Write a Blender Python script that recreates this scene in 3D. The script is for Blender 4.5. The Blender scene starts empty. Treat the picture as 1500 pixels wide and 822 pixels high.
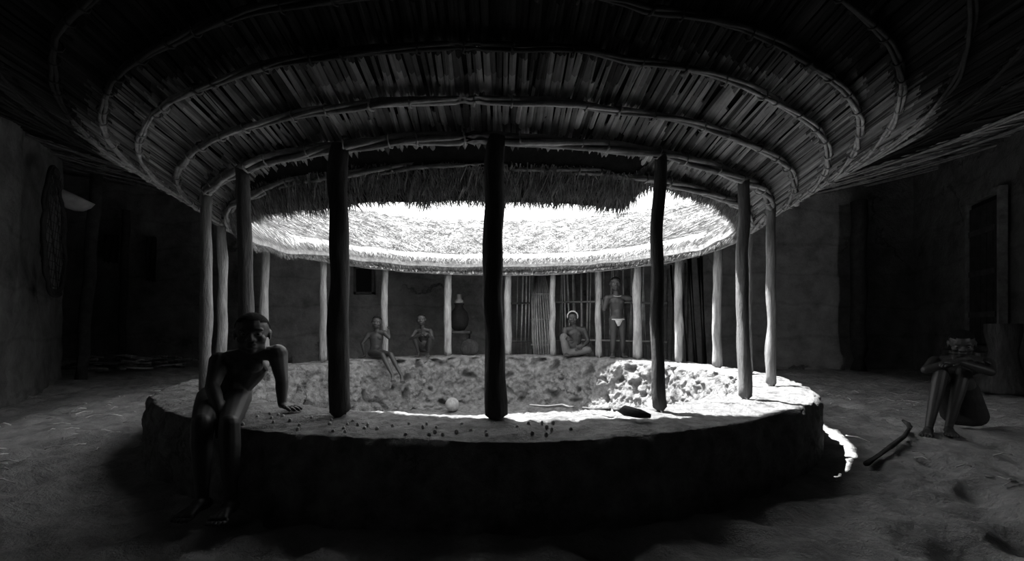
import bpy, math, random
from mathutils import Vector, Matrix, noise
random.seed(7)
V=Vector
CX,CY=-0.19,4.75      # centre of the impluvium
RIM=0.36

# ------------------------------------------------------------ mesh helpers
class MB:
    def __init__(s): s.v=[];s.f=[];s.t=[];s.m=[]
    def add(s,vs,fs,tone=0.5,mat=0):
        o=len(s.v); s.v.extend([tuple(p) for p in vs])
        for f in fs:
            s.f.append([i+o for i in f]); s.t.append(tone); s.m.append(mat)
    def obj(s,name,mats,smooth=True,parent=None):
        me=bpy.data.meshes.new(name); me.from_pydata(s.v,[],s.f); 
        for m in mats: me.materials.append(m)
        me.polygons.foreach_set('material_index',s.m)
        me.polygons.foreach_set('use_smooth',[smooth]*len(s.f))
        a=me.attributes.new('tone','FLOAT','FACE'); a.data.foreach_set('value',s.t)
        me.update()
        o=bpy.data.objects.new(name,me); bpy.context.collection.objects.link(o)
        if parent: o.parent=parent
        return o

def frame(d):
    d=V(d).normalized()
    u=V((0,0,1)) if abs(d.z)<0.9 else V((1,0,0))
    a=d.cross(u).normalized(); b=a.cross(d).normalized()
    return a,b

def tube(mb,pts,rad,n=8,tone=0.5,mat=0,closed=False,rough=0.0):
    pts=[V(p) for p in pts]; N=len(pts)
    if not hasattr(rad,'__len__'): rad=[rad]*N
    vs=[];fs=[];ref=None
    for i,p in enumerate(pts):
        if closed: d=pts[(i+1)%N]-pts[i-1]
        else: d=pts[min(i+1,N-1)]-pts[max(i-1,0)]
        d.normalize()
        if ref is None: a,b=frame(d)
        else:
            a=(ref-d*ref.dot(d))
            if a.length<1e-5: a,b=frame(d)
            a.normalize(); b=d.cross(a)
        ref=a
        for k in range(n):
            t=2*math.pi*k/n
            r=rad[i]
            if rough: r*=1+rough*noise.noise(V((p.x*9+math.cos(t)*2,p.y*9+math.sin(t)*2,p.z*3)))
            vs.append(p+a*math.cos(t)*r+b*math.sin(t)*r)
    M=N if closed else N-1
    for i in range(M):
        j=(i+1)%N
        for k in range(n):
            fs.append([i*n+k,i*n+(k+1)%n,j*n+(k+1)%n,j*n+k])
    if not closed:
        fs.append(list(range(n))[::-1]); fs.append([(N-1)*n+k for k in range(n)])
    mb.add(vs,fs,tone,mat)

def ellipsoid(mb,c,r,M=None,n=14,m=9,tone=0.5,mat=0):
    c=V(c); r=(r,r,r) if not hasattr(r,'__len__') else r
    vs=[];fs=[]
    def T(x,y,z):
        p=V((x*r[0],y*r[1],z*r[2]))
        if M is not None: p=M@p
        return c+p
    vs.append(T(0,0,1))
    for i in range(1,m):
        a=math.pi*i/m
        for k in range(n):
            b=2*math.pi*k/n
            vs.append(T(math.sin(a)*math.cos(b),math.sin(a)*math.sin(b),math.cos(a)))
    vs.append(T(0,0,-1))
    for k in range(n): fs.append([0,1+k,1+(k+1)%n])
    for i in range(m-2):
        for k in range(n):
            p=1+i*n
            fs.append([p+k,p+n+k,p+n+(k+1)%n,p+(k+1)%n])
    L=len(vs)-1; p=1+(m-2)*n
    for k in range(n): fs.append([L,p+(k+1)%n,p+k])
    mb.add(vs,fs,tone,mat)

def capsule(mb,a,ra,b,rb,n=12,tone=0.5,mat=0):
    a=V(a);b=V(b);d=b-a
    if d.length<1e-5: return
    L=d.length;d.normalize()
    pts=[];rad=[]
    for t in (-1,-.85,-.5,0):
        pts.append(a+d*ra*t); rad.append(ra*math.sqrt(max(0.02,1-t*t)))
    for t in (.25,.5,.75):
        pts.append(a+d*L*t); rad.append(ra+(rb-ra)*t)
    for t in (0,.5,.85,1):
        pts.append(b+d*rb*t); rad.append(rb*math.sqrt(max(0.02,1-t*t)))
    tube(mb,pts,rad,n,tone,mat)

def box(mb,c,size,M=None,tone=0.5,mat=0):
    c=V(c);x,y,z=[q/2 for q in size]
    P=[V((a*x,b*y,d*z)) for a in(-1,1) for b in(-1,1) for d in(-1,1)]
    if M is not None: P=[M@p for p in P]
    mb.add([c+p for p in P],[[0,1,3,2],[4,6,7,5],[0,4,5,1],[2,3,7,6],[0,2,6,4],[1,5,7,3]],tone,mat)

def lathe(mb,c,prof,n=28,M=None,tone=0.5,mat=0):
    c=V(c);vs=[];fs=[]
    for r,z in prof:
        for k in range(n):
            t=2*math.pi*k/n
            p=V((r*math.cos(t),r*math.sin(t),z))
            if M is not None:p=M@p
            vs.append(c+p)
    for i in range(len(prof)-1):
        for k in range(n):
            fs.append([i*n+k,i*n+(k+1)%n,(i+1)*n+(k+1)%n,(i+1)*n+k])
    mb.add(vs,fs,tone,mat)

# ------------------------------------------------------------ materials
def mat(name,lo,hi,scale=4,bump=.4,bscale=25,rough=.9,tone=False,stretch=(1,1,1),cracks=0,crackdark=.45,courses=0,bdist=.02,spec=.2,detail=8):
    m=bpy.data.materials.new(name); m.use_nodes=True
    nt=m.node_tree;N=nt.nodes;L=nt.links;b=N['Principled BSDF']
    b.inputs['Roughness'].default_value=rough
    b.inputs['Specular IOR Level'].default_value=spec
    tc=N.new('ShaderNodeTexCoord');mp=N.new('ShaderNodeMapping');mp.inputs['Scale'].default_value=stretch
    L.new(tc.outputs['Object'],mp.inputs['Vector'])
    n1=N.new('ShaderNodeTexNoise');n1.inputs['Scale'].default_value=scale;n1.inputs['Detail'].default_value=detail;n1.inputs['Roughness'].default_value=.65
    L.new(mp.outputs[0],n1.inputs['Vector'])
    r=N.new('ShaderNodeValToRGB');r.color_ramp.elements[0].position=.3;r.color_ramp.elements[1].position=.7
    r.color_ramp.elements[0].color=(lo,lo,lo,1);r.color_ramp.elements[1].color=(hi,hi,hi,1)
    L.new(n1.outputs['Fac'],r.inputs['Fac']); col=r.outputs['Color']
    def mul(col,fac_out):
        x=N.new('ShaderNodeMix');x.data_type='RGBA';x.blend_type='MULTIPLY';x.inputs[0].default_value=1
        L.new(col,x.inputs[6]);L.new(fac_out,x.inputs[7]);return x.outputs[2]
    if tone:
        a=N.new('ShaderNodeAttribute');a.attribute_name='tone'
        t=N.new('ShaderNodeMath');t.operation='MULTIPLY';t.inputs[1].default_value=2.0
        L.new(a.outputs['Fac'],t.inputs[0]); col=mul(col,t.outputs[0])
    n2=N.new('ShaderNodeTexNoise');n2.inputs['Scale'].default_value=bscale;n2.inputs['Detail'].default_value=8;n2.inputs['Roughness'].default_value=.7
    L.new(mp.outputs[0],n2.inputs['Vector'])
    h=n2.outputs['Fac']
    if cracks:
        v=N.new('ShaderNodeTexVoronoi');v.feature='DISTANCE_TO_EDGE';v.inputs['Scale'].default_value=cracks
        w=N.new('ShaderNodeMix');w.data_type='RGBA';w.inputs[0].default_value=.45
        nn=N.new('ShaderNodeTexNoise');nn.inputs['Scale'].default_value=3;nn.inputs['Detail'].default_value=9;nn.inputs['Roughness'].default_value=.7
        L.new(mp.outputs[0],nn.inputs['Vector']);L.new(mp.outputs[0],w.inputs[6]);L.new(nn.outputs['Color'],w.inputs[7])
        L.new(w.outputs[2],v.inputs['Vector'])
        cr=N.new('ShaderNodeValToRGB');cr.color_ramp.elements[0].position=0;cr.color_ramp.elements[1].position=.012
        q=crackdark
        cr.color_ramp.elements[0].color=(q,q,q,1)
        L.new(v.outputs['Distance'],cr.inputs['Fac'])
        pn=N.new('ShaderNodeTexNoise');pn.inputs['Scale'].default_value=1.7
        L.new(tc.outputs['Object'],pn.inputs['Vector'])
        pr_=N.new('ShaderNodeValToRGB');pr_.color_ramp.elements[0].position=.48;pr_.color_ramp.elements[1].position=.6
        L.new(pn.outputs['Fac'],pr_.inputs['Fac'])
        mx=N.new('ShaderNodeMix');mx.data_type='RGBA';mx.inputs[6].default_value=(1,1,1,1)
        L.new(pr_.outputs['Color'],mx.inputs[0]);L.new(cr.outputs['Color'],mx.inputs[7])
        col=mul(col,mx.outputs[2])
        ad=N.new('ShaderNodeMath');ad.operation='MULTIPLY_ADD';ad.inputs[1].default_value=1
        L.new(mx.outputs[2],ad.inputs[0]);L.new(h,ad.inputs[2]);h=ad.outputs[0]
    if courses:
        wv=N.new('ShaderNodeTexWave');wv.bands_direction='Z';wv.inputs['Scale'].default_value=courses
        wv.inputs['Distortion'].default_value=2.2;wv.inputs['Detail'].default_value=8;wv.inputs['Detail Scale'].default_value=2.2
        L.new(tc.outputs['Object'],wv.inputs['Vector'])
        cr=N.new('ShaderNodeValToRGB');cr.color_ramp.elements[0].position=0;cr.color_ramp.elements[1].position=.03
        cr.color_ramp.elements[0].color=(.84,.84,.84,1)
        L.new(wv.outputs['Fac'],cr.inputs['Fac']);col=mul(col,cr.outputs['Color'])
        ad=N.new('ShaderNodeMath');ad.operation='MULTIPLY_ADD';ad.inputs[1].default_value=.25
        L.new(cr.outputs['Color'],ad.inputs[0]);L.new(h,ad.inputs[2]);h=ad.outputs[0]
    L.new(col,b.inputs['Base Color'])
    bp=N.new('ShaderNodeBump');bp.inputs['Strength'].default_value=bump;bp.inputs['Distance'].default_value=bdist
    L.new(h,bp.inputs['Height']);L.new(bp.outputs['Normal'],b.inputs['Normal'])
    return m
M_clay=mat('pit_clay',.13,.40,11,1,24,cracks=1.6,bdist=.07)
M_floor=mat('earth_floor',.24,.60,4,1,9,bdist=.10)
M_wall=mat('mud_wall',.15,.36,2.4,1,10,courses=.5,bdist=.06,cracks=.7,crackdark=.6)
M_darkwall=mat('darkened_mud_wall',.03,.06,1.6,.7,12,bdist=.03)  # for the unseen front wall, darkened to cut its bounce light
M_slat=mat('palm_ribs',.22,.42,9,.5,40,tone=True,bdist=.01)
M_straw=mat('straw',.30,.70,22,.6,60,tone=True,bdist=.01)
M_bark=mat('post_wood',.12,.32,6,1,14,tone=True,stretch=(3,3,.6),bdist=.03)
M_wood=mat('dark_wood',.06,.14,8,.6,30,stretch=(1,1,1),tone=True)
M_ring=mat('withy',.14,.34,14,.6,40,tone=True)
M_skin=mat('skin',.024,.042,5,.12,60,rough=.5,spec=.4,bdist=.004)
M_hair=mat('hair',.005,.011,60,.9,160,bdist=.006,spec=.1)
M_eyew=mat('eye_white',.12,.16,5,0,20,rough=.5,spec=.1)
M_iris=mat('iris',.006,.008,5,0,20,rough=.5,spec=.1)
M_cloth=mat('pale_cloth',.32,.5,10,.5,60)
M_skirt=mat('worn_cloth',.07,.15,6,.5,60)
M_dcloth=mat('dark_cloth',.02,.04,10,.5,60)
M_gourd=mat('gourd',.3,.5,6,.2,30,rough=.5)
M_net=mat('net_cord',.03,.06,20,.5,60)
M_dark=mat('dark_opening',.008,.012,5,0,20)
M_reed=mat('reed',.16,.34,9,.5,40,tone=True)

# ------------------------------------------------------------ roof profile
def zr(R):
    if R<3.3: return 1.77+.62*(R-2.54)
    if R<4.6: return zr(3.299)+.50*(R-3.3)
    return 2.241+.65+.2*(R-4.6)
def pol(R,phi,z): return V((CX+R*math.sin(phi),CY-R*math.cos(phi),z))
rad=math.radians
def lerp(tab,x):
    for (a,u),(b,v) in zip(tab,tab[1:]):
        if x<=b: 
            t=(x-a)/(b-a); t=t*t*(3-2*t); return u+(v-u)*t
    return tab[-1][1]
EAVE=[(-180,1.745),(-120,1.70),(-85,1.60),(-60,1.565),(0,1.50),(20,1.495),(27,1.66),(60,1.64),(90,1.66),(130,1.71),(180,1.745)]
def wrap(d):
    while d>180:d-=360
    while d<-180:d+=360
    return d
def ze(phi):
    return lerp(EAVE,wrap(math.degrees(phi)))+.02*noise.noise(V((math.sin(phi)*6,math.cos(phi)*6,0)))
# shade painted into the tone of the roof wood outside the eaves
def roof_shade(p):
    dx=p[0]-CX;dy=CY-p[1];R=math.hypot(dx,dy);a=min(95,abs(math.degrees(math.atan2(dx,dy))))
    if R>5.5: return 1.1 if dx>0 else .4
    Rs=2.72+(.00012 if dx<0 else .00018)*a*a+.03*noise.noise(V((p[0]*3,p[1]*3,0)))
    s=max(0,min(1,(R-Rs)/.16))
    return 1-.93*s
def apply_roof_shade(mb):
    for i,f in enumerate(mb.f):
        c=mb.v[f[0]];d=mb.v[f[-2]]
        mb.t[i]*=roof_shade(((c[0]+d[0])/2,(c[1]+d[1])/2))

# ------------------------------------------------------------ floor
mb=MB(); NA=460
Rs=[];r=2.55
while r<15: Rs.append(r); r+=.03 if r<6 else .2
for R in Rs:
    for k in range(NA):
        ph=2*math.pi*k/NA; p=pol(R,ph,0)
        z=.04*noise.noise(p*1.3)+.045*noise.noise(p*4.6)-.045*max(0,noise.noise(p*3.3+V((4,4,4)))-.10)*3+.026*noise.noise(p*12)
        z*=max(0,min(1,(R-2.75)/.4))
        mb.v.append((p.x,p.y,z-.012))
for i in range(len(Rs)-1):
    for k in range(NA):
        mb.f.append([i*NA+k,i*NA+(k+1)%NA,(i+1)*NA+(k+1)%NA,(i+1)*NA+k]);mb.t.append(.5);mb.m.append(0)
mb.obj('floor',[M_floor])

# ------------------------------------------------------------ impluvium basin
PF=-.42
prof=[(2.86,-.08),(2.855,.05),(2.85,.2),(2.84,.31),(2.82,.352),(2.7,.36),(2.5,.36),(2.36,.352),(2.31,.31),(2.27,.15),(2.24,-.05),(2.2,-.22),(2.12,-.36),(2.0,-.41),(1.5,PF),(.8,PF),(.02,PF)]
pr=[]
for (a,b),(c,d) in zip(prof,prof[1:]):
    L=math.hypot(c-a,d-b);n=max(1,int(L/.02))
    for i in range(n): pr.append((a+(c-a)*i/n,b+(d-b)*i/n))
pr.append(prof[-1])
mb=MB();NA=860
for (R,z) in pr:
    inner=R<2.33
    ow=max(0,min(1,(R-2.4)/.4))
    for k in range(NA):
        ph=2*math.pi*k/NA;p=pol(R,ph,z)
        low=.04*noise.noise(V((math.sin(ph)*3,math.cos(ph)*3,5)))
        n1=noise.noise(p*4.2);n2=noise.noise(p*11);n3=noise.noise(p*28)
        out=(.10*math.cos(ph)**2 if math.cos(ph)>0 else 0)-.09*abs(math.sin(ph))**3
        if z>-.38:
            if inner:
                vd=noise.voronoi(p*6+V((n1,n2,n1))*1.2)[0]
                edge=min(1,(vd[1]-vd[0])/.16)
                hole=max(0,noise.noise(p*7.5+V((9,2,1)))-.25)*.40
                dR=low+.035*n1+.028*n2+.024*n3+hole+.022*(1-edge)
                dz=0.012*n2
            elif R>2.82:
                dR=low+.035*n1+.026*n2+.01*n3+out*ow;dz=.014*n2
            else:
                dR=low+out*ow+(.03*n2*ow*ow);dz=.012*n1+.010*n2+.009*n3
        else: dR=0;dz=.03*n1+.02*n2+.012*n3
        q=pol(R+dR,ph,z+dz);mb.v.append(tuple(q))
for i in range(len(pr)-1):
    for k in range(NA):
        mb.f.append([i*NA+k,(i+1)*NA+k,(i+1)*NA+(k+1)%NA,i*NA+(k+1)%NA]);mb.t.append(.5);mb.m.append(0)
mb.obj('impluvium_basin',[M_clay])
mb=MB()
for row,R in enumerate((2.64,2.71,2.78,2.85)):
    ph=-26
    while ph<10:
        if random.random()<.5:
            ellipsoid(mb,pol(R+random.uniform(-.015,.015),rad(ph),RIM),(random.uniform(.007,.010),random.uniform(.007,.010),.012),n=8,m=5)
        ph+=random.uniform(1.0,2.0)
mb.obj('shell_studs',[M_gourd])

# ------------------------------------------------------------ walls
def wall(name,pts,m):
    mb=MB();cols=[]
    for (a,b) in zip(pts,pts[1:]):
        a=V((a[0],a[1],0));b=V((b[0],b[1],0));L=(b-a).length;n=max(1,int(L/.07));nr=(b-a).normalized().cross(V((0,0,1)))
        for i in range(n): cols.append((a+(b-a)*i/n,nr))
    b=V((pts[-1][0],pts[-1][1],0)); cols.append((b,cols[-1][1]))
    NZ=50
    for c,nr in cols:
        R=math.hypot(c.x-CX,c.y-CY);top=zr(R)+.12
        for j in range(NZ+1):
            p=c+V((0,0,-.08+(top+.08)*j/NZ))
            d=.05*noise.noise(p*1.1)+.03*noise.noise(p*4)+.014*noise.noise(p*10)
            p=p+nr*d; mb.v.append(tuple(p))
    for i in range(len(cols)-1):
        for j in range(NZ):
            a=i*(NZ+1)+j;mb.f.append([a,a+1,a+NZ+2,a+NZ+1]);mb.t.append(.5);mb.m.append(0)
    return mb.obj(name,[m])
wall('wall_left',[(-4,-3.3),(-4.2,2.5),(-5.08,4.44),(-7.1,7.07),(-10.5,8.0),(-10.5,10.4)],M_wall)
wall('wall_back',[(-10.9,10),(8.6,8.75)],M_wall)
wall('wall_right',[(8.2,9.5),(6.8,6.2),(5.6,3.4),(5.5,-3.3)],M_wall)
wall('wall_front',[(5.9,-3),(-4.4,-3)],M_darkwall)

# ------------------------------------------------------------ posts
POST=[(2.6,.05,-.3),(-15.9,.048,-.3),(-33.3,.038,0),(-49.5,.035,.4),(-60,.03,.5),(-74,.04,.4),(-94,.042,.4),(-115.6,.042,.5),(-138.3,.045,.6),(-161,.055,.7),(177,.055,.7),(160.5,.045,.6),(143.5,.046,.6),(129,.058,.7),(113,.05,.6),(97,.046,.6),(81,.035,.5),(60,.034,.4),(40.7,.036,.1),(23,.034,-.2)]
for i,(d,r,t) in enumerate(POST):
    mb=MB();b=pol(2.54,rad(d),0);pts=[];rr=[]
    bx,by=random.uniform(-.022,.022),random.uniform(-.02,.02)
    N=26
    for k in range(N):
        s=k/(N-1);z=RIM-.03+s*(1.755-RIM+.03)
        w=math.sin(s*math.pi)
        pts.append((b.x+bx*w+.014*noise.noise(V((i*3.1,s*5,0))),b.y+by*w+.010*noise.noise(V((0,s*5,i*2.3))),z))
        rr.append(r*(1.08-.14*s+.12*noise.noise(V((i,s*7,3)))))
    tube(mb,pts,rr,14,.35+.65*t,rough=.22)
    mb.obj('roof_post',[M_bark])

# ------------------------------------------------------------ ring beams (withy bundles)
mb=MB()
for R,rp,nb in ((2.40,.013,4),(2.54,.017,4),(2.70,.011,3),(2.90,.011,3),(3.07,.011,3),(3.27,.011,3),(3.55,.011,2),(3.9,.012,2),(4.35,.013,2),(4.9,.014,2),(5.6,.015,2),(6.4,.016,2),(7.3,.016,2),(8.3,.016,2)):
    for j in range(nb):
        pts=[];n=240
        off=j*2*math.pi/nb
        for k in range(n):
            ph=2*math.pi*k/n
            tw=off+ph*9+2*noise.noise(V((math.sin(ph)*4,math.cos(ph)*4,j)))
            dz=(-.02 if R<2.6 else -.008)
            wr_=.012*noise.noise(V((math.sin(ph)*5,math.cos(ph)*5,R)))+.006*noise.noise(V((math.sin(ph)*19,math.cos(ph)*19,R)))
            pts.append(pol(R+wr_+rp*1.1*math.cos(tw),ph,zr(R)+dz+rp*1.1*math.sin(tw)+wr_))
        tube(mb,pts,rp*random.uniform(.8,1.05),6,random.uniform(.4,.75) if R<2.8 else .7,closed=True,rough=.25)
    if R<3.5:
        n=int(2*math.pi*R/.24)
        for k in range(n):
            ph=2*math.pi*(k+random.uniform(-.3,.3))/n;c=pol(R,ph,zr(R)-.012)
            e=V((math.sin(ph),-math.cos(ph),0));u=V((0,0,1));q=rp*random.uniform(2.0,2.4)
            tube(mb,[c+(e*math.cos(a)+u*math.sin(a))*q+V((math.cos(ph),math.sin(ph),0))*random.uniform(-.006,.006) for a in [2*math.pi*x/8 for x in range(8)]],random.uniform(.004,.007),5,.7,closed=True)
apply_roof_shade(mb)
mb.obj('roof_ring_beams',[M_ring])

# ------------------------------------------------------------ palm-rib lathing
mb=MB()
bands=[(2.33,2.47),(2.45,2.60),(2.56,2.74),(2.69,2.93),(2.87,3.11),(3.05,3.31),(3.25,3.60),(3.52,3.95),(3.87,4.4),(4.3,4.97),(4.87,5.7),(5.6,6.5),(6.3,7.4),(7.2,8.4),(8.3,9.8),(9.7,12)]
for bi,(Ra,Rb) in enumerate(bands):
    sp=.027 if Rb<3.4 else (.04 if Rb<5 else .09)
    n=int(2*math.pi*Ra/sp)
    nseg=3 if 2.7<Rb<4 else 1
    for k in range(n):
        ph=2*math.pi*(k+random.uniform(-.3,.3))/n
        w=sp*random.uniform(.34,.62)
        ra=Ra+random.uniform(-.03,.02);rb=Rb+random.uniform(-.02,.03)
        za=zr(ra)+.018+random.uniform(-.006,.014); zb=zr(rb)+.034+random.uniform(-.004,.010)
        th=.012;p2=ph+random.uniform(-.02,.02)/ra
        vs=[];fs=[]
        for g in range(nseg+1):
            u=g/nseg;R_=ra+(rb-ra)*u;z_=za+(zb-za)*u;pp=ph+(p2-ph)*u
            c=pol(R_,pp,z_);sd=V((math.cos(pp),math.sin(pp),0))
            vs+=[c-sd*w+V((0,0,.004)),c-V((0,0,.007)),c+sd*w+V((0,0,.004)),c+V((0,0,th))]
        for g in range(nseg):
            o=g*4
            fs+=[[o,o+1,o+5,o+4],[o+1,o+2,o+6,o+5],[o+2,o+3,o+7,o+6],[o+3,o,o+4,o+7]]
        o=nseg*4;fs+=[[0,3,2,1],[o,o+1,o+2,o+3]]
        tn=random.choice([.15,.3,.45,.6,.8,.45])*random.uniform(.8,1.2)
        mb.add(vs,fs,tn)
apply_roof_shade(mb)
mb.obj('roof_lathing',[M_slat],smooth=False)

# ------------------------------------------------------------ thatch body
mb=MB();NA=360
outer=[2.50,2.6,2.8,3.1,3.5,4.0,4.6,5.4,6.5,8,10,12.5,14.5]
prof_n=None
for k in range(NA):
    ph=2*math.pi*k/NA;e=ze(ph)
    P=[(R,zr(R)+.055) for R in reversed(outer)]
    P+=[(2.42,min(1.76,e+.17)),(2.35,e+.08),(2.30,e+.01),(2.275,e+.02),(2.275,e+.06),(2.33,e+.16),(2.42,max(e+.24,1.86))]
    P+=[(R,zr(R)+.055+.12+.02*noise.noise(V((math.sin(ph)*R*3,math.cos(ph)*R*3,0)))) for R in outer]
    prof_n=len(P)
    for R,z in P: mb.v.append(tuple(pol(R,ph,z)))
no=len(outer)
for k in range(NA):
    for i in range(prof_n-1):
        a=k*prof_n+i;b=((k+1)%NA)*prof_n+i
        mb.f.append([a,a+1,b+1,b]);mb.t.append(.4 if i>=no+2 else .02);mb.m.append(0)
def strand(p,q,w,tone):
    d=(q-p);s=d.cross(V((0,0,1)))
    if s.length<1e-4:s=V((1,0,0))
    s.normalize();m=(p+q)/2+V((0,0,random.uniform(-.006,.012)))
    mb.add([p-s*w*.5,p+s*w*.5,m+s*w*.4,q,m-s*w*.4],[[0,1,2,3,4]],tone)
def top(R,ph):
    e=ze(ph)
    if R<2.33: return e+.06+(R-2.275)/.055*.10
    if R<2.45: return e+.16+(R-2.33)/.12*(max(e+.24,1.87)-e-.16)
    return zr(R)+.175
for _ in range(60000):
    ph=random.uniform(-math.pi,math.pi)
    R=2.36+2.2*random.random()**1.5
    L=random.uniform(.10,.3)
    R2=max(2.24,R-L)
    p=pol(R,ph,top(R,ph)+.005);q=pol(R2,ph+random.uniform(-.06,.06),top(max(R2,2.28),ph)+random.uniform(.0,.055)-(.03 if R2<2.27 else 0))
    clump=.85+.5*noise.noise(V((p.x*5,p.y*5,1)))
    strand(p,q,random.uniform(.004,.010),random.uniform(.14,.6)*clump)
for _ in range(30000):
    ph=random.uniform(-math.pi,math.pi);e=ze(ph)+.035*noise.noise(V((math.sin(ph)*14,math.cos(ph)*14,2)))
    s=random.random()
    R0=2.43-.12*s; z0=(min(1.75,e+.17))*(1-s)+ (e+.03)*s+.01*random.random()
    p=pol(R0,ph,z0)
    drop=random.uniform(.05,.14)
    R1=R0-drop*random.uniform(.3,.6); z1=max(z0-drop,e-.05*random.random()-.002)
    q=pol(max(2.235,R1),ph+random.uniform(-.028,.028),z1)
    strand(p,q,random.uniform(.004,.009),random.uniform(.10,.40))
mb.obj('thatched_roof',[M_straw],smooth=False)

# ------------------------------------------------------------ figures
def rotmat(X,Y,Z):
    return Matrix((X,Y,Z)).transposed()
def bake(o,vox,it):
    m=o.modifiers.new('r','REMESH');m.mode='VOXEL';m.voxel_size=vox
    s=o.modifiers.new('s','SMOOTH');s.factor=.5;s.iterations=it
    dg=bpy.context.evaluated_depsgraph_get();me=bpy.data.meshes.new_from_object(o.evaluated_get(dg))
    o.modifiers.clear();old=o.data;o.data=me;bpy.data.meshes.remove(old)
    for p in me.polygons:p.use_smooth=True
    return me
def hand(mb_palm,mb_f,w,D,Nn,thumb,L,curl=.35):
    D=V(D).normalized();Nn=V(Nn);Nn=(Nn-D*Nn.dot(D)).normalized();X=D.cross(Nn)*thumb
    r=L*.08
    for i,o in enumerate((-.17,-.06,.06,.17)):
        capsule(mb_palm,V(w)+D*L*.05+X*o*L*.6,r*1.25,V(w)+D*L*.46+X*o*L*1.25,r*1.15,8)
    lens=(.38,.47,.5,.44)
    for i,o in enumerate((-.2,-.07,.065,.19)):
        p=V(w)+D*L*.44+X*o*L*1.15;d=(D+X*o*.6).normalized();pts=[p];a=curl*.5
        ln=lens[i]*L
        for sgm,fr in ((0,.45),(1,.32),(2,.23)):
            dd=d*math.cos(a)+Nn*math.sin(a);p=p+dd*ln*fr;pts.append(p);a+=curl
        tube(mb_f,[pts[0],pts[1],pts[2],pts[3]-(pts[3]-pts[2])*.25,pts[3]],[r*1.0,r*.92,r*.82,r*.66,r*.25],7)
    p=V(w)+D*L*.12+X*L*.14
    p1=p+(D*.55+X*.75+Nn*.15).normalized()*L*.2;p2=p1+(D*.85+X*.35+Nn*.3).normalized()*L*.17;p3=p2+(D*.95+X*.1+Nn*.3).normalized()*L*.13
    capsule(mb_palm,V(w)+D*L*.05,r*1.2,p1,r*1.1,8)
    tube(mb_f,[p,p1,p2,p3-(p3-p2)*.2,p3],[r*1.3,r*1.1,r*.95,r*.75,r*.3],7)
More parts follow.
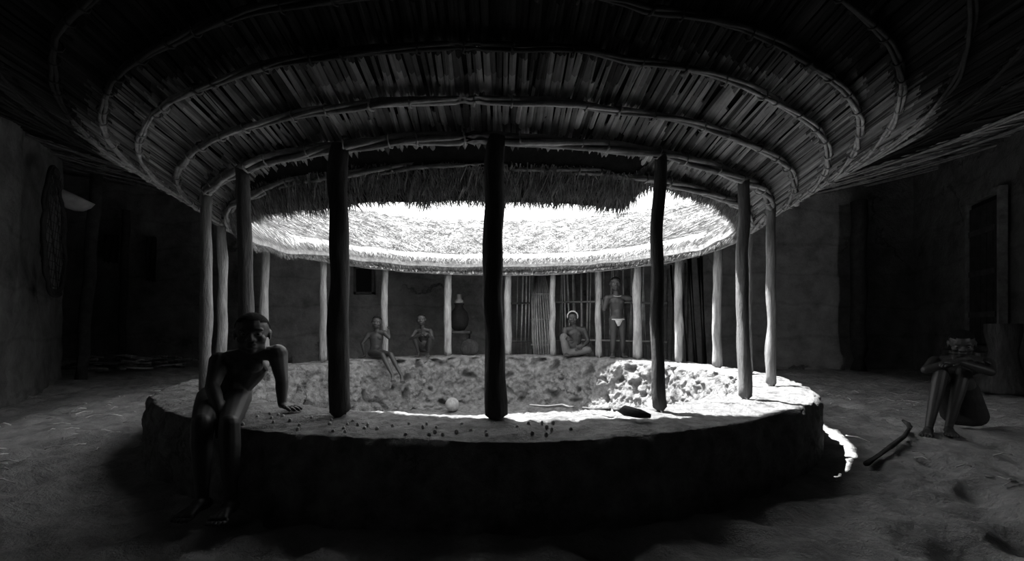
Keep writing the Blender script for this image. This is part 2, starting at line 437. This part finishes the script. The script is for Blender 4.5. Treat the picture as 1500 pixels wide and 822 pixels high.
def figure(name,S,h,J,vox=.006,clothes=None):
    root=bpy.data.objects.new(name,None);bpy.context.collection.objects.link(root)
    b=MB();f=MB();q_=J.get('thick',1.1)
    P=V(J['pelvis']);C=V(J['chest']);H=V(J['head'])
    lp=V(J.get('lat_p',(1,0,0))).normalized();lc=V(J.get('lat_c',(1,0,0))).normalized()
    fwd=V(J['fwd']).normalized();ax=(C-P).normalized()
    bend=V(J.get('bend',(0,0,0)))
    secs=[(-.16,.035,.03),(-.10,.068,.052),(0,.083,.064),(.18,.079,.060),(.38,.074,.057),(.6,.084,.060),(.8,.094,.060),(.93,.090,.052),(1.02,.060,.04),(1.1,.034,.032)]
    vs=[];fs=[];n=16
    for (t,w,d) in secs:
        c=P+(C-P)*t+bend*math.sin(max(0,min(1,t))*math.pi)
        l=(lp*(1-t)+lc*t) if 0<=t<=1 else (lp if t<0 else lc)
        l=(l-ax*l.dot(ax)).normalized();g=ax.cross(l)
        for k in range(n):
            a=2*math.pi*k/n;vs.append(c+l*math.cos(a)*w*S+g*math.sin(a)*d*S)
    for i in range(len(secs)-1):
        for k in range(n): fs.append([i*n+k,i*n+(k+1)%n,(i+1)*n+(k+1)%n,(i+1)*n+k])
    fs.append(list(range(n))[::-1]);fs.append([(len(secs)-1)*n+k for k in range(n)])
    b.add(vs,fs)
    ellipsoid(b,P+(C-P)*.3+fwd*.018*S,(.06*S,.052*S,.075*S))
    for sg in(1,-1):
        ellipsoid(b,P+(C-P)*.8+fwd*.024*S+lc*sg*.04*S,(.042*S,.035*S,.035*S))
        ellipsoid(b,P+lp*sg*.04*S-fwd*.03*S-ax*.01*S,(.05*S,.05*S,.05*S))
    F=V(J['face']).normalized();U=V(J.get('up',(0,0,1)));U=(U-F*U.dot(F)).normalized();X=F.cross(U);R=rotmat(X,F,U)
    def hp(x,y,z): return H+R@(V((x,y,z))*h)
    capsule(b,C+(C-P).normalized()*.01*S,.036*S,hp(0,-.12,-.25),.033*S)
    def he(c,r): ellipsoid(b,hp(*c),[q*h for q in r],R,18,12)
    he((0,-.06,.12),(.365,.44,.38));he((0,.08,-.14),(.29,.29,.33));he((0,.20,-.37),(.12,.12,.10))
    for s in(1,-1):
        he((s*.14,.315,.10),(.13,.06,.04));he((s*.185,.22,-.12),(.12,.12,.11));he((s*.055,.37,-.135),(.055,.05,.04))
        he((s*.365,-.03,-.03),(.035,.085,.13));he((s*.385,-.06,.03),(.03,.06,.06));he((s*.16,.12,-.3),(.12,.14,.10))
    capsule(b,hp(0,.33,.06),.035*h,hp(0,.41,-.11),.06*h,8)
    he((0,.335,-.235),(.13,.075,.035));he((0,.325,-.30),(.115,.075,.04));he((0,.28,-.27),(.13,.08,.09))
    for s,key in((1,'a'),(-1,'b')):
        sh=V(J['sh_'+key]) if 'sh_'+key in J else C+lc*s*.112*S
        el=V(J['el_'+key]);wr=V(J['wr_'+key])
        capsule(b,C+ax*.03*S,.03*S,sh,.034*S)
        capsule(b,sh,.035*S*q_,sh+(el-sh)*.45,.028*S*q_);capsule(b,sh+(el-sh)*.45,.028*S*q_,el,.0215*S*q_)
        capsule(b,el,.022*S*q_,el+(wr-el)*.3,.0225*S*q_);capsule(b,el+(wr-el)*.3,.0225*S*q_,wr,.0145*S*q_)
        D,Nn,cu=J['hand_'+key]
        th=J.get('thumb_'+key,s)
        hand(b,f,wr,D,Nn,th,.105*S,cu)
        hip=P+lp*s*.05*S;kn=V(J['kn_'+key]);an=V(J['an_'+key])
        capsule(b,hip,.056*S,hip+(kn-hip)*.4,.049*S);capsule(b,hip+(kn-hip)*.4,.049*S,kn,.033*S)
        capsule(b,kn,.034*S,kn+(an-kn)*.3,.035*S);capsule(b,kn+(an-kn)*.3,.035*S,an,.019*S)
        T=V(J['toe_'+key]).normalized()
        sd=T.cross(V((0,0,1)));
        if sd.length<.1: sd=V((1,0,0))
        sd.normalize();dn=sd.cross(T).normalized()
        if dn.z>0: dn=-dn
        capsule(b,an+dn*.020*S-T*.022*S,.021*S,an+dn*.012*S+T*.02*S,.024*S,10)
        for q in(-1,0,1): capsule(b,an+dn*.014*S+T*.02*S,.019*S,an+dn*.024*S+T*.082*S+sd*q*.018*S,.0135*S,8)
        for q in range(5):
            o=(q-2)*.0125*S
            p=an+dn*.025*S+T*.085*S+sd*o;L=(.034-.004*abs(q-1.2))*S
            tube(f,[p,p+T*L*.6+dn*.002*S,p+T*L*.9+dn*.004*S,p+T*L+dn*.005*S],[.0085*S,.008*S,.006*S,.002*S],7)
    o=b.obj('tmp',[M_skin]);me=bake(o,vox,4)
    k=MB();k.v=[tuple(v.co) for v in me.vertices];k.f=[list(p.vertices) for p in me.polygons];k.t=[.5]*len(k.f);k.m=[0]*len(k.f)
    k.add(f.v,f.f)
    bpy.data.objects.remove(o);k.obj('body',[M_skin],parent=root)
    e=MB()
    for s in(1,-1):
        c=hp(s*.145,.272,.0);ellipsoid(e,c,.07*h,R,12,8)
        ellipsoid(e,c+R@V((0,.042*h,0)),(.038*h,.031*h,.038*h),R,10,6,mat=1)
    e.obj('eyes',[M_eyew,M_iris],parent=root)
    g=MB();n=40;m=22;ids={}
    for i in range(m+1):
        for q in range(n):
            a=math.pi*i/m;t=2*math.pi*q/n
            x,y,z=math.sin(a)*math.cos(t),math.sin(a)*math.sin(t),math.cos(a)
            if y<-.2: lim=-.35
            elif y<.35: lim=-.02+.6*max(0,y)
            else: lim=.22+.28*y
            if z>lim-.02:
                rr=1+.012*noise.noise(V((x*9,y*9,z*9)))
                ids[(i,q)]=len(g.v);g.v.append(tuple(hp(x*.378*rr,-.06+y*.452*rr,.12+z*.392*rr)))
    for i in range(m):
        for q in range(n):
            K=[(i,q),(i+1,q),(i+1,(q+1)%n),(i,(q+1)%n)]
            if all(x in ids for x in K): g.f.append([ids[x] for x in K]);g.t.append(.5);g.m.append(0)
    g.obj('hair',[M_hair],parent=root)
    if clothes: clothes(root,P,C,S,lp,ax,fwd,hp,h,R,J)
    return root
DN=(0,0,-1)
figure('boy_leaning_on_rim',1.22,.215,dict(
 pelvis=(-1.53,2.38,.445),chest=(-1.37,2.33,.66),head=(-1.335,2.30,.785),lat_p=(.88,.46,0),lat_c=(.95,.22,.13),fwd=(.3,-.95,0),face=(.42,-.9,-.03),bend=(-.01,.02,-.01),thick=1.2,
 el_a=(-1.245,2.42,.53),wr_a=(-1.245,2.42,.40),hand_a=((.85,-.35,-.12),DN,.12),
 el_b=(-1.455,2.17,.53),wr_b=(-1.34,2.06,.41),hand_b=((.35,-.6,-.5),DN,.4),
 kn_a=(-1.22,1.93,.40),an_a=(-1.17,1.86,.09),toe_a=(.15,-1,0),kn_b=(-1.36,1.96,.40),an_b=(-1.31,1.89,.09),toe_b=(0,-1,0)),vox=.0045)
figure('child_sitting_on_rim',1.05,.19,dict(
 pelvis=(-2.0,6.54,.44),chest=(-1.965,6.49,.72),head=(-1.95,6.44,.885),lat_p=(.75,.5,0),lat_c=(1,0,.1),fwd=(.4,-.9,0),face=(.15,-1,-.02),up=(.15,0,1),
 el_a=(-1.77,6.44,.66),wr_a=(-1.81,6.55,.77),hand_a=((-.1,.9,.3),(-1,.1,0),.5),
 el_b=(-2.16,6.45,.58),wr_b=(-2.14,6.50,.40),hand_b=((-.5,-.6,-.1),DN,.1),
 kn_a=(-1.72,6.34,.43),an_a=(-1.52,6.16,.14),toe_a=(.35,-.75,-.45),kn_b=(-1.82,6.28,.43),an_b=(-1.63,6.10,.16),toe_b=(.3,-.75,-.45)))
figure('child_crouching',1.0,.185,dict(
 pelvis=(-1.36,7.0,.475),chest=(-1.37,6.88,.755),head=(-1.385,6.82,.93),fwd=(0,-1,0),face=(.15,-1,0),bend=(0,.03,0),
 el_a=(-1.20,6.76,.64),wr_a=(-1.25,6.63,.72),hand_a=((-.6,-.3,.1),(0,.5,-1),.4),
 el_b=(-1.53,6.76,.64),wr_b=(-1.34,6.62,.71),hand_b=((.7,-.3,.05),(0,.5,-1),.4),
 kn_a=(-1.24,6.72,.65),an_a=(-1.29,6.85,.40),toe_a=(.2,-1,0),kn_b=(-1.47,6.74,.65),an_b=(-1.43,6.86,.40),toe_b=(-.1,-1,0)))
def girlclothes(root,P,C,S,lp,ax,fwd,hp,h,R,J):
    c=MB();kb=V(J['kn_b']);ka=V(J['kn_a']);ab=V(J['an_b'])
    capsule(c,P,.085*S,kb,.045*S);capsule(c,P,.085*S,ka,.045*S);capsule(c,kb,.05*S,ab+V((0,.02,.02)),.05*S);capsule(c,ka,.045*S,ab,.045*S)
    capsule(c,P-V((.04,0,0)),.09*S,P+V((.04,0,.03)),.085*S)
    o=c.obj('wrap_skirt',[M_skirt],parent=root);me=bake(o,.009,3);me.materials.clear();me.materials.append(M_skirt)
    b=MB();pts=[]
    for i in range(20):
        a=math.pi*(-.12+1.24*i/19);pts.append(hp(.40*math.cos(a),.12,.14+.40*math.sin(a)))
    tube(b,pts,[.045*h]*20,8);tube(b,[p+R@V((0,-.09*h,.01*h)) for p in pts],[.05*h]*20,8)
    b.obj('headscarf',[M_cloth],parent=root)
figure('girl_seated',1.3,.2,dict(
 pelvis=(1.0,7.08,.445),chest=(.985,7.02,.77),head=(.945,6.97,.955),fwd=(-.1,-1,0),face=(-.15,-1,-.05),
 el_a=(1.19,6.98,.60),wr_a=(1.07,6.86,.50),hand_a=((-.7,-.3,-.1),DN,.3),
 el_b=(.80,6.94,.60),wr_b=(.86,6.80,.66),hand_b=((.4,-.5,-.5),DN,.4),
 kn_a=(1.17,6.87,.46),an_a=(1.0,6.87,.42),toe_a=(-1,-.2,0),kn_b=(.80,6.90,.66),an_b=(.84,6.87,.42),toe_b=(-.2,-1,0)),clothes=girlclothes)
def kidclothes(root,P,C,S,lp,ax,fwd,hp,h,R,J):
    b=MB();pts=[]
    for i in range(24):
        a=2*math.pi*i/24;pts.append(P+V((math.cos(a)*.09*S,math.sin(a)*.07*S,.008*math.sin(a)+.005)))
    tube(b,pts,.009*S,8,closed=True)
    c=P+fwd*.072*S
    b.add([c+V((-.05,0,0))*S,c+V((.05,0,0))*S,c+V((.012,-.004,-.075))*S,c+V((-.012,-.004,-.075))*S,
           c+V((-.05,.01,0))*S,c+V((.05,.01,0))*S,c+V((.012,.02,-.08))*S,c+V((-.012,.02,-.08))*S],[[0,1,2,3],[4,7,6,5],[0,4,5,1],[3,2,6,7],[0,3,7,4],[1,5,6,2]])
    b.obj('loincloth',[M_cloth],parent=root)
    b=MB();cc=C+ax*.035*S
    for i in range(30):
        a=2*math.pi*i/30;ellipsoid(b,cc+V((math.cos(a)*.052*S,math.sin(a)*.05*S,.018*S*math.sin(a))),.005*S,n=6,m=4)
    b.obj('bead_necklace',[M_cloth],parent=root)
figure('child_standing',1.23,.21,dict(
 pelvis=(1.56,6.62,.93),chest=(1.55,6.61,1.245),head=(1.525,6.59,1.455),fwd=(0,-1,0),face=(-.1,-1,0),
 el_a=(1.86,6.56,1.22),wr_a=(1.845,6.42,1.28),hand_a=((-.3,-.9,.15),(-1,.2,0),.55),
 el_b=(1.36,6.60,1.07),wr_b=(1.36,6.70,1.19),hand_b=((-.1,.9,.3),(-1,.1,0),.4),
 kn_a=(1.635,6.60,.645),an_a=(1.64,6.63,.41),toe_a=(.15,-1,0),kn_b=(1.495,6.60,.645),an_b=(1.49,6.63,.41),toe_b=(-.2,-1,0)),clothes=kidclothes)
def boyclothes(root,P,C,S,lp,ax,fwd,hp,h,R,J):
    c=MB()
    for s,k in((1,'a'),(-1,'b')):
        hip=P+lp*s*.05*S;kn=V(J['kn_'+k]);capsule(c,hip,.064*S,hip+(kn-hip)*.62,.052*S)
    capsule(c,P-lp*.04*S,.07*S,P+lp*.04*S,.07*S);capsule(c,P-lp*.03*S+ax*.05,.066*S,P+lp*.03*S+ax*.05,.066*S)
    o=c.obj('shorts',[M_dcloth],parent=root);me=bake(o,.008,3);me.materials.clear();me.materials.append(M_dcloth)
figure('boy_resting_on_knees',1.3,.205,dict(
 pelvis=(3.68,3.64,.105),chest=(3.56,3.55,.535),head=(3.46,3.44,.69),lat_p=(.6,-.6,0),lat_c=(.8,-.6,0),fwd=(-.6,-.8,0),face=(-.6,-.75,-.35),bend=(.04,.05,0),
 el_a=(3.50,3.27,.49),wr_a=(3.31,3.31,.56),hand_a=((-1,.25,-.15),DN,.3),
 el_b=(3.23,3.49,.485),wr_b=(3.42,3.35,.58),hand_b=((1,-.35,-.15),DN,.3),
 kn_a=(3.45,3.42,.475),an_a=(3.32,3.40,.055),toe_a=(-.6,-.8,0),kn_b=(3.31,3.45,.475),an_b=(3.15,3.38,.055),toe_b=(-.75,-.65,0)),vox=.0045,clothes=boyclothes)

# ------------------------------------------------------------ things in the house
mb=MB();x=0.0
while x<2.75:
    y=8.25-.05*x;ln=random.uniform(-.12,.12)
    tube(mb,[(x,y+random.uniform(-.02,.02),0),(x+ln*.5,y,1.0),(x+ln,y+random.uniform(-.03,.03),random.uniform(2.1,2.5))],random.uniform(.010,.018),6,random.uniform(.5,1.3))
    x+=random.uniform(.045,.085)
for z in(.55,1.25,1.95): tube(mb,[(-.05,8.21,z),(1.3,8.15,z+.03),(2.8,8.08,z)],.02,6,.9)
mb.obj('reed_fence',[M_reed])
mb=MB()
for i in range(26):
    a=2*math.pi*i/26
    tube(mb,[(.5+.05*math.cos(a),8.05+.05*math.sin(a),1.95),(.52+.17*math.cos(a),7.95+.14*math.sin(a),1.3),(.56+.2*math.cos(a),7.9+.16*math.sin(a),.6),(.58+.15*math.cos(a),7.88+.12*math.sin(a),.02)],.011,5,random.uniform(.5,.9))
for s,z in((.09,1.8),(.16,1.4),(.19,.95),(.2,.5)): tube(mb,[(.53+s*math.cos(a),7.95+s*.8*math.sin(a),z) for a in[2*math.pi*q/16 for q in range(16)]],.009,5,.8,closed=True)
mb.obj('fish_trap',[M_reed])
mb=MB()
for i in range(7):
    x0=3.1+i*.09;tube(mb,[(x0,8.3+random.uniform(-.1,.1),0),(x0+random.uniform(-.1,.1),8.6,random.uniform(1.9,2.3))],random.uniform(.02,.035),8,.4)
mb.obj('leaning_poles',[M_bark])
mb=MB()
lathe(mb,(-.97,8.2,.75),[(.02,0),(.10,.01),(.16,.10),(.18,.22),(.15,.34),(.08,.42),(.07,.46),(.10,.5),(.085,.5),(.05,.45)],M=None)
mb.obj('water_jar',[M_dcloth])
mb=MB()
lathe(mb,(-.97,8.2,1.255),[(.0,.0),(.085,0),(.085,.05),(.045,.08),(.045,.16),(.0,.16)],16);mb.obj('enamel_cup',[M_cloth])
mb=MB();box(mb,(-.97,8.2,.72),(.42,.42,.05),tone=.5)
for a in(-.17,.17):
    for b_ in(-.17,.17): tube(mb,[(-.97+a,8.2+b_,0),(-.97+a,8.2+b_,.7)],.025,8,.5)
mb.obj('jar_stand',[M_wood])
mb=MB();Mr=Matrix.Rotation(rad(68),3,'X')
lathe(mb,(-.69,7.24,.495),[(.0,0),(.06,.0),(.10,-.008),(.145,-.03),(.15,-.045),(.158,-.045),(.15,-.02),(.10,.008),(.0,.02)],32,Mr,tone=.08)
mb.obj('winnowing_basket',[M_bark])
mb=MB();ellipsoid(mb,(-.86,6.42,PF+.125),.1,n=24,m=14,tone=.9);mb.obj('play_ball',[M_bark])
mb=MB()
tube(mb,[(.52,2.27,.40),(.56,2.22,.405),(.62,2.16,.40),(.66,2.13,.395)],[.012,.026,.022,.010],10,.4)
tube(mb,[(.50,2.28,.40),(.38,2.40,.385)],[.010,.008],8,.4)
mb.obj('wooden_scoop',[M_wood])
mb=MB();pp=[(.34,2.46,.378),(.28,2.50,.382),(.2,2.49,.376),(.1,2.53,.378)]
tube(mb,pp,[.007,.009,.008,.005],6,.5);mb.obj('twig',[M_wood])
mb=MB();tube(mb,[(2.06,2.6,.025),(2.5,2.95,.03),(2.85,3.25,.025),(3.12,3.5,.04)],[.016,.015,.014,.012],10,.3,rough=.2)
tube(mb,[(3.05,3.43,.04),(3.10,3.50,.06),(3.13,3.58,.07)],[.012,.018,.010],8,.3)
mb.obj('digging_stick',[M_wood])
mb=MB()
for i in range(46):
    c=V((random.uniform(-8.2,-6.3),random.uniform(7.6,9.0),random.uniform(.03,.25)));a=random.uniform(-.5,.5)+(math.pi if random.random()<.5 else 0);L=random.uniform(.3,.9);d=V((math.cos(a),math.sin(a),random.uniform(-.12,.12)))
    tube(mb,[c-d*L/2,c+V((0,0,random.uniform(-.02,.04))),c+d*L/2],random.uniform(.015,.035),7,random.uniform(.3,1.1))
mb.obj('firewood_pile',[M_bark])
for (a,b,r) in (((-6.75,7.0,0),(-6.5,7.0,3.2),.08),((6.55,8.45,0),(6.55,8.45,3.2),.13),((-8.3,9.5,0),(-8.2,9.5,3.3),.07)):
    mb=MB();a=V(a);b=V(b);tube(mb,[a+(b-a)*t/8+V((.02*math.sin(t*2),0,0)) for t in range(9)],r,12,.25,rough=.15);mb.obj('support_post',[M_wood])
wd=V((-2.02,2.63,0)).normalized();wn=V((wd.y,-wd.x,0))
c0=V((-5.83,5.42,2.0))+wn*.14
mb=MB()
def ep(a,s=1): return c0+wd*math.cos(a)*.66*s*(1-.25*math.sin(a))+V((0,0,math.sin(a)*.8*s))+wn*(.05*s)
for s in(1,.96,.92): tube(mb,[ep(2*math.pi*k/40,s)+wn*random.uniform(0,.03) for k in range(40)],.018,6,.5,closed=True)
for i in range(-7,8):
    t=i/8;w=math.sqrt(1-t*t)
    tube(mb,[c0+wd*.62*t+V((0,0,.78*w*u))+wn*(.07+.02*math.sin(u*5+i)) for u in(-1,-.6,-.2,.2,.6,1)],.004,4,.5)
    tube(mb,[c0+wd*.6*w*u+V((0,0,.78*t))+wn*(.07+.02*math.sin(u*5+i)) for u in(-1,-.6,-.2,.2,.6,1)],.004,4,.5)
mb.obj('fishing_net',[M_net])
mb=MB();Mr=rotmat(V((.85,.25,-.45)).normalized(),V((-.28,.96,0)).normalized(),V((.45,.1,.88)).normalized())
prf=[(.0,-.2),(.09,-.19),(.17,-.14),(.22,-.06),(.235,.02),(.225,.02),(.205,-.06),(.155,-.125),(.08,-.17),(.0,-.18)]
lathe(mb,(-6.22,6.35,2.68),prf,32,Mr);mb.obj('calabash_bowl',[M_gourd])
mb=MB()
for (x,z,w,l) in((-7.75,2.75,.28,.95),(-8.6,2.8,.4,.6),(-9.0,2.7,.25,.5)):
    n=10
    vs=[];fs=[]
    for j in range(n+1):
        for i in range(9):
            u=i/8-.5;v=j/n
            vs.append((x+u*w*(1-.5*abs(v-.4)),9.60+.03*math.sin(i*1.9+j*.4),z-l*v+.03*math.sin(i*2.2)))
    for j in range(n):
        for i in range(8): a=j*9+i;fs.append([a,a+1,a+10,a+9])
    mb.add(vs,fs)
mb.obj('hanging_cloths',[M_dcloth])
mb=MB();box(mb,(-3.1,9.40,1.8),(.34,.03,.5),mat=1)
for dx in(-.19,.19): box(mb,(-3.1+dx,9.39,1.8),(.05,.08,.6),tone=.4)
for dz in(-.27,.27): box(mb,(-3.1,9.39,1.8+dz),(.43,.08,.05),tone=.4)
mb.obj('window_1',[M_wood,M_dark],smooth=False)
dd=V((-1.1,-2.6,0)).normalized();dn_=V((dd.y,-dd.x,0));
if dn_.x>0: dn_=-dn_
Mr=rotmat(dd,dn_,V((0,0,1)));c=V((6.88,6.39,0))+dn_*.06
mb=MB();box(mb,c+V((0,0,1.6)),(.74,.04,2.1),Mr,mat=1)
for k in range(5): box(mb,c+dd*(-.3+.15*k)+V((0,0,1.58))+dn_*.03,(.135,.03,2.0),Mr,tone=.3)
for s in(-1,1): box(mb,c+dd*s*.40+V((0,0,1.6))+dn_*.03,(.05,.09,2.2),Mr,tone=1.6)
box(mb,c+V((0,0,2.70))+dn_*.03,(.86,.09,.07),Mr,tone=1.3)
for z in(1.0,1.6,2.2): box(mb,c+V((0,0,z))+dn_*.06,(.66,.03,.08),Mr,tone=.5)
mb.obj('door_1',[M_wood,M_dark],smooth=False)
mb=MB();box(mb,c+V((0,0,.23))+dn_*.17,(1.1,.3,.48),Mr);mb.obj('door_step',[M_wall],smooth=False)
mb=MB();lathe(mb,(6.15,5.6,0),[(.0,.0),(.22,0),(.21,.1),(.15,.35),(.13,.5),(.17,.75),(.17,.86),(.13,.86),(.11,.6),(.0,.55)],24,tone=.4);mb.obj('wooden_mortar',[M_bark])
mb=MB();tube(mb,[(3.17,4.98,2.32),(3.165,4.98,2.27),(3.17,4.98,2.245)],.004,6,.3,mat=1)
lathe(mb,(3.17,4.98,2.16),[(.0,0),(.02,.005),(.03,.03),(.022,.055),(.014,.07),(.014,.09),(0,.09)],16)
tube(mb,[(3.17,4.98,2.3),(3.0,5.3,2.28),(2.9,5.9,2.3),(3.2,6.6,2.42),(4.0,7.4,2.75)],.004,5,.3,mat=1)
mb.obj('light_bulb',[M_gourd,M_net])
mb=MB()
for i in range(220):
    s=random.choice((-1,1));x=s*random.uniform(2.5,4.6);y=random.uniform(2.2,6.0)
    if math.hypot(x-CX,y-CY)<3.1 or (x<0 and x<-3.8-max(0,y-2.5)*.4): continue
    if x>2.8 and x<4.1 and 2.9<y<4.1: continue
    a=random.uniform(0,6.28);L=random.uniform(.03,.18)
    tube(mb,[(x,y,.012),(x+math.cos(a)*L*.5,y+math.sin(a)*L*.5,.025),(x+math.cos(a)*L,y+math.sin(a)*L,.014)],.004,5,random.uniform(.6,1.8))
mb.obj('straw_litter',[M_reed])

# added fill spots that brighten the side walls and floor, no windows there
def lamp(name,loc,to,e,size,blend,rad_):
    l=bpy.data.lights.new(name,'SPOT');l.energy=e;l.spot_size=rad(size);l.spot_blend=blend;l.shadow_soft_size=rad_
    o=bpy.data.objects.new(name,l);bpy.context.collection.objects.link(o);o.location=loc
    o.rotation_euler=(V(to)-V(loc)).to_track_quat('-Z','Y').to_euler()
lamp('fill_spot',(-3.6,-1.2,2.1),(-5.2,4.8,.8),330,58,1,.15)
lamp('fill_spot',(4.8,-1.2,2.1),(5.6,6,.8),230,66,1,.2)
# ------------------------------------------------------------ light
sd=bpy.data.lights.new('sun','SUN');sd.energy=25;sd.angle=rad(.6)
so=bpy.data.objects.new('sun',sd);bpy.context.collection.objects.link(so)
so.rotation_euler=V((.50,-.31,-1.27)).to_track_quat('-Z','Y').to_euler();so.location=(0,5,8)
w=bpy.data.worlds.new('sky');bpy.context.scene.world=w;w.use_nodes=True
w.node_tree.nodes['Background'].inputs[0].default_value=(1,1,1,1);w.node_tree.nodes['Background'].inputs[1].default_value=2.4
# ------------------------------------------------------------ camera
cd=bpy.data.cameras.new('camera');cd.sensor_width=36;cd.lens=36*655/1500;cd.shift_y=68/1500;cd.clip_start=.02
co=bpy.data.objects.new('camera',cd);bpy.context.collection.objects.link(co);co.location=(0,0,.82);co.rotation_euler=(rad(90),0,0)
sc=bpy.context.scene;sc.camera=co
sc.view_settings.view_transform='Standard';sc.view_settings.look='None';sc.view_settings.exposure=0.1
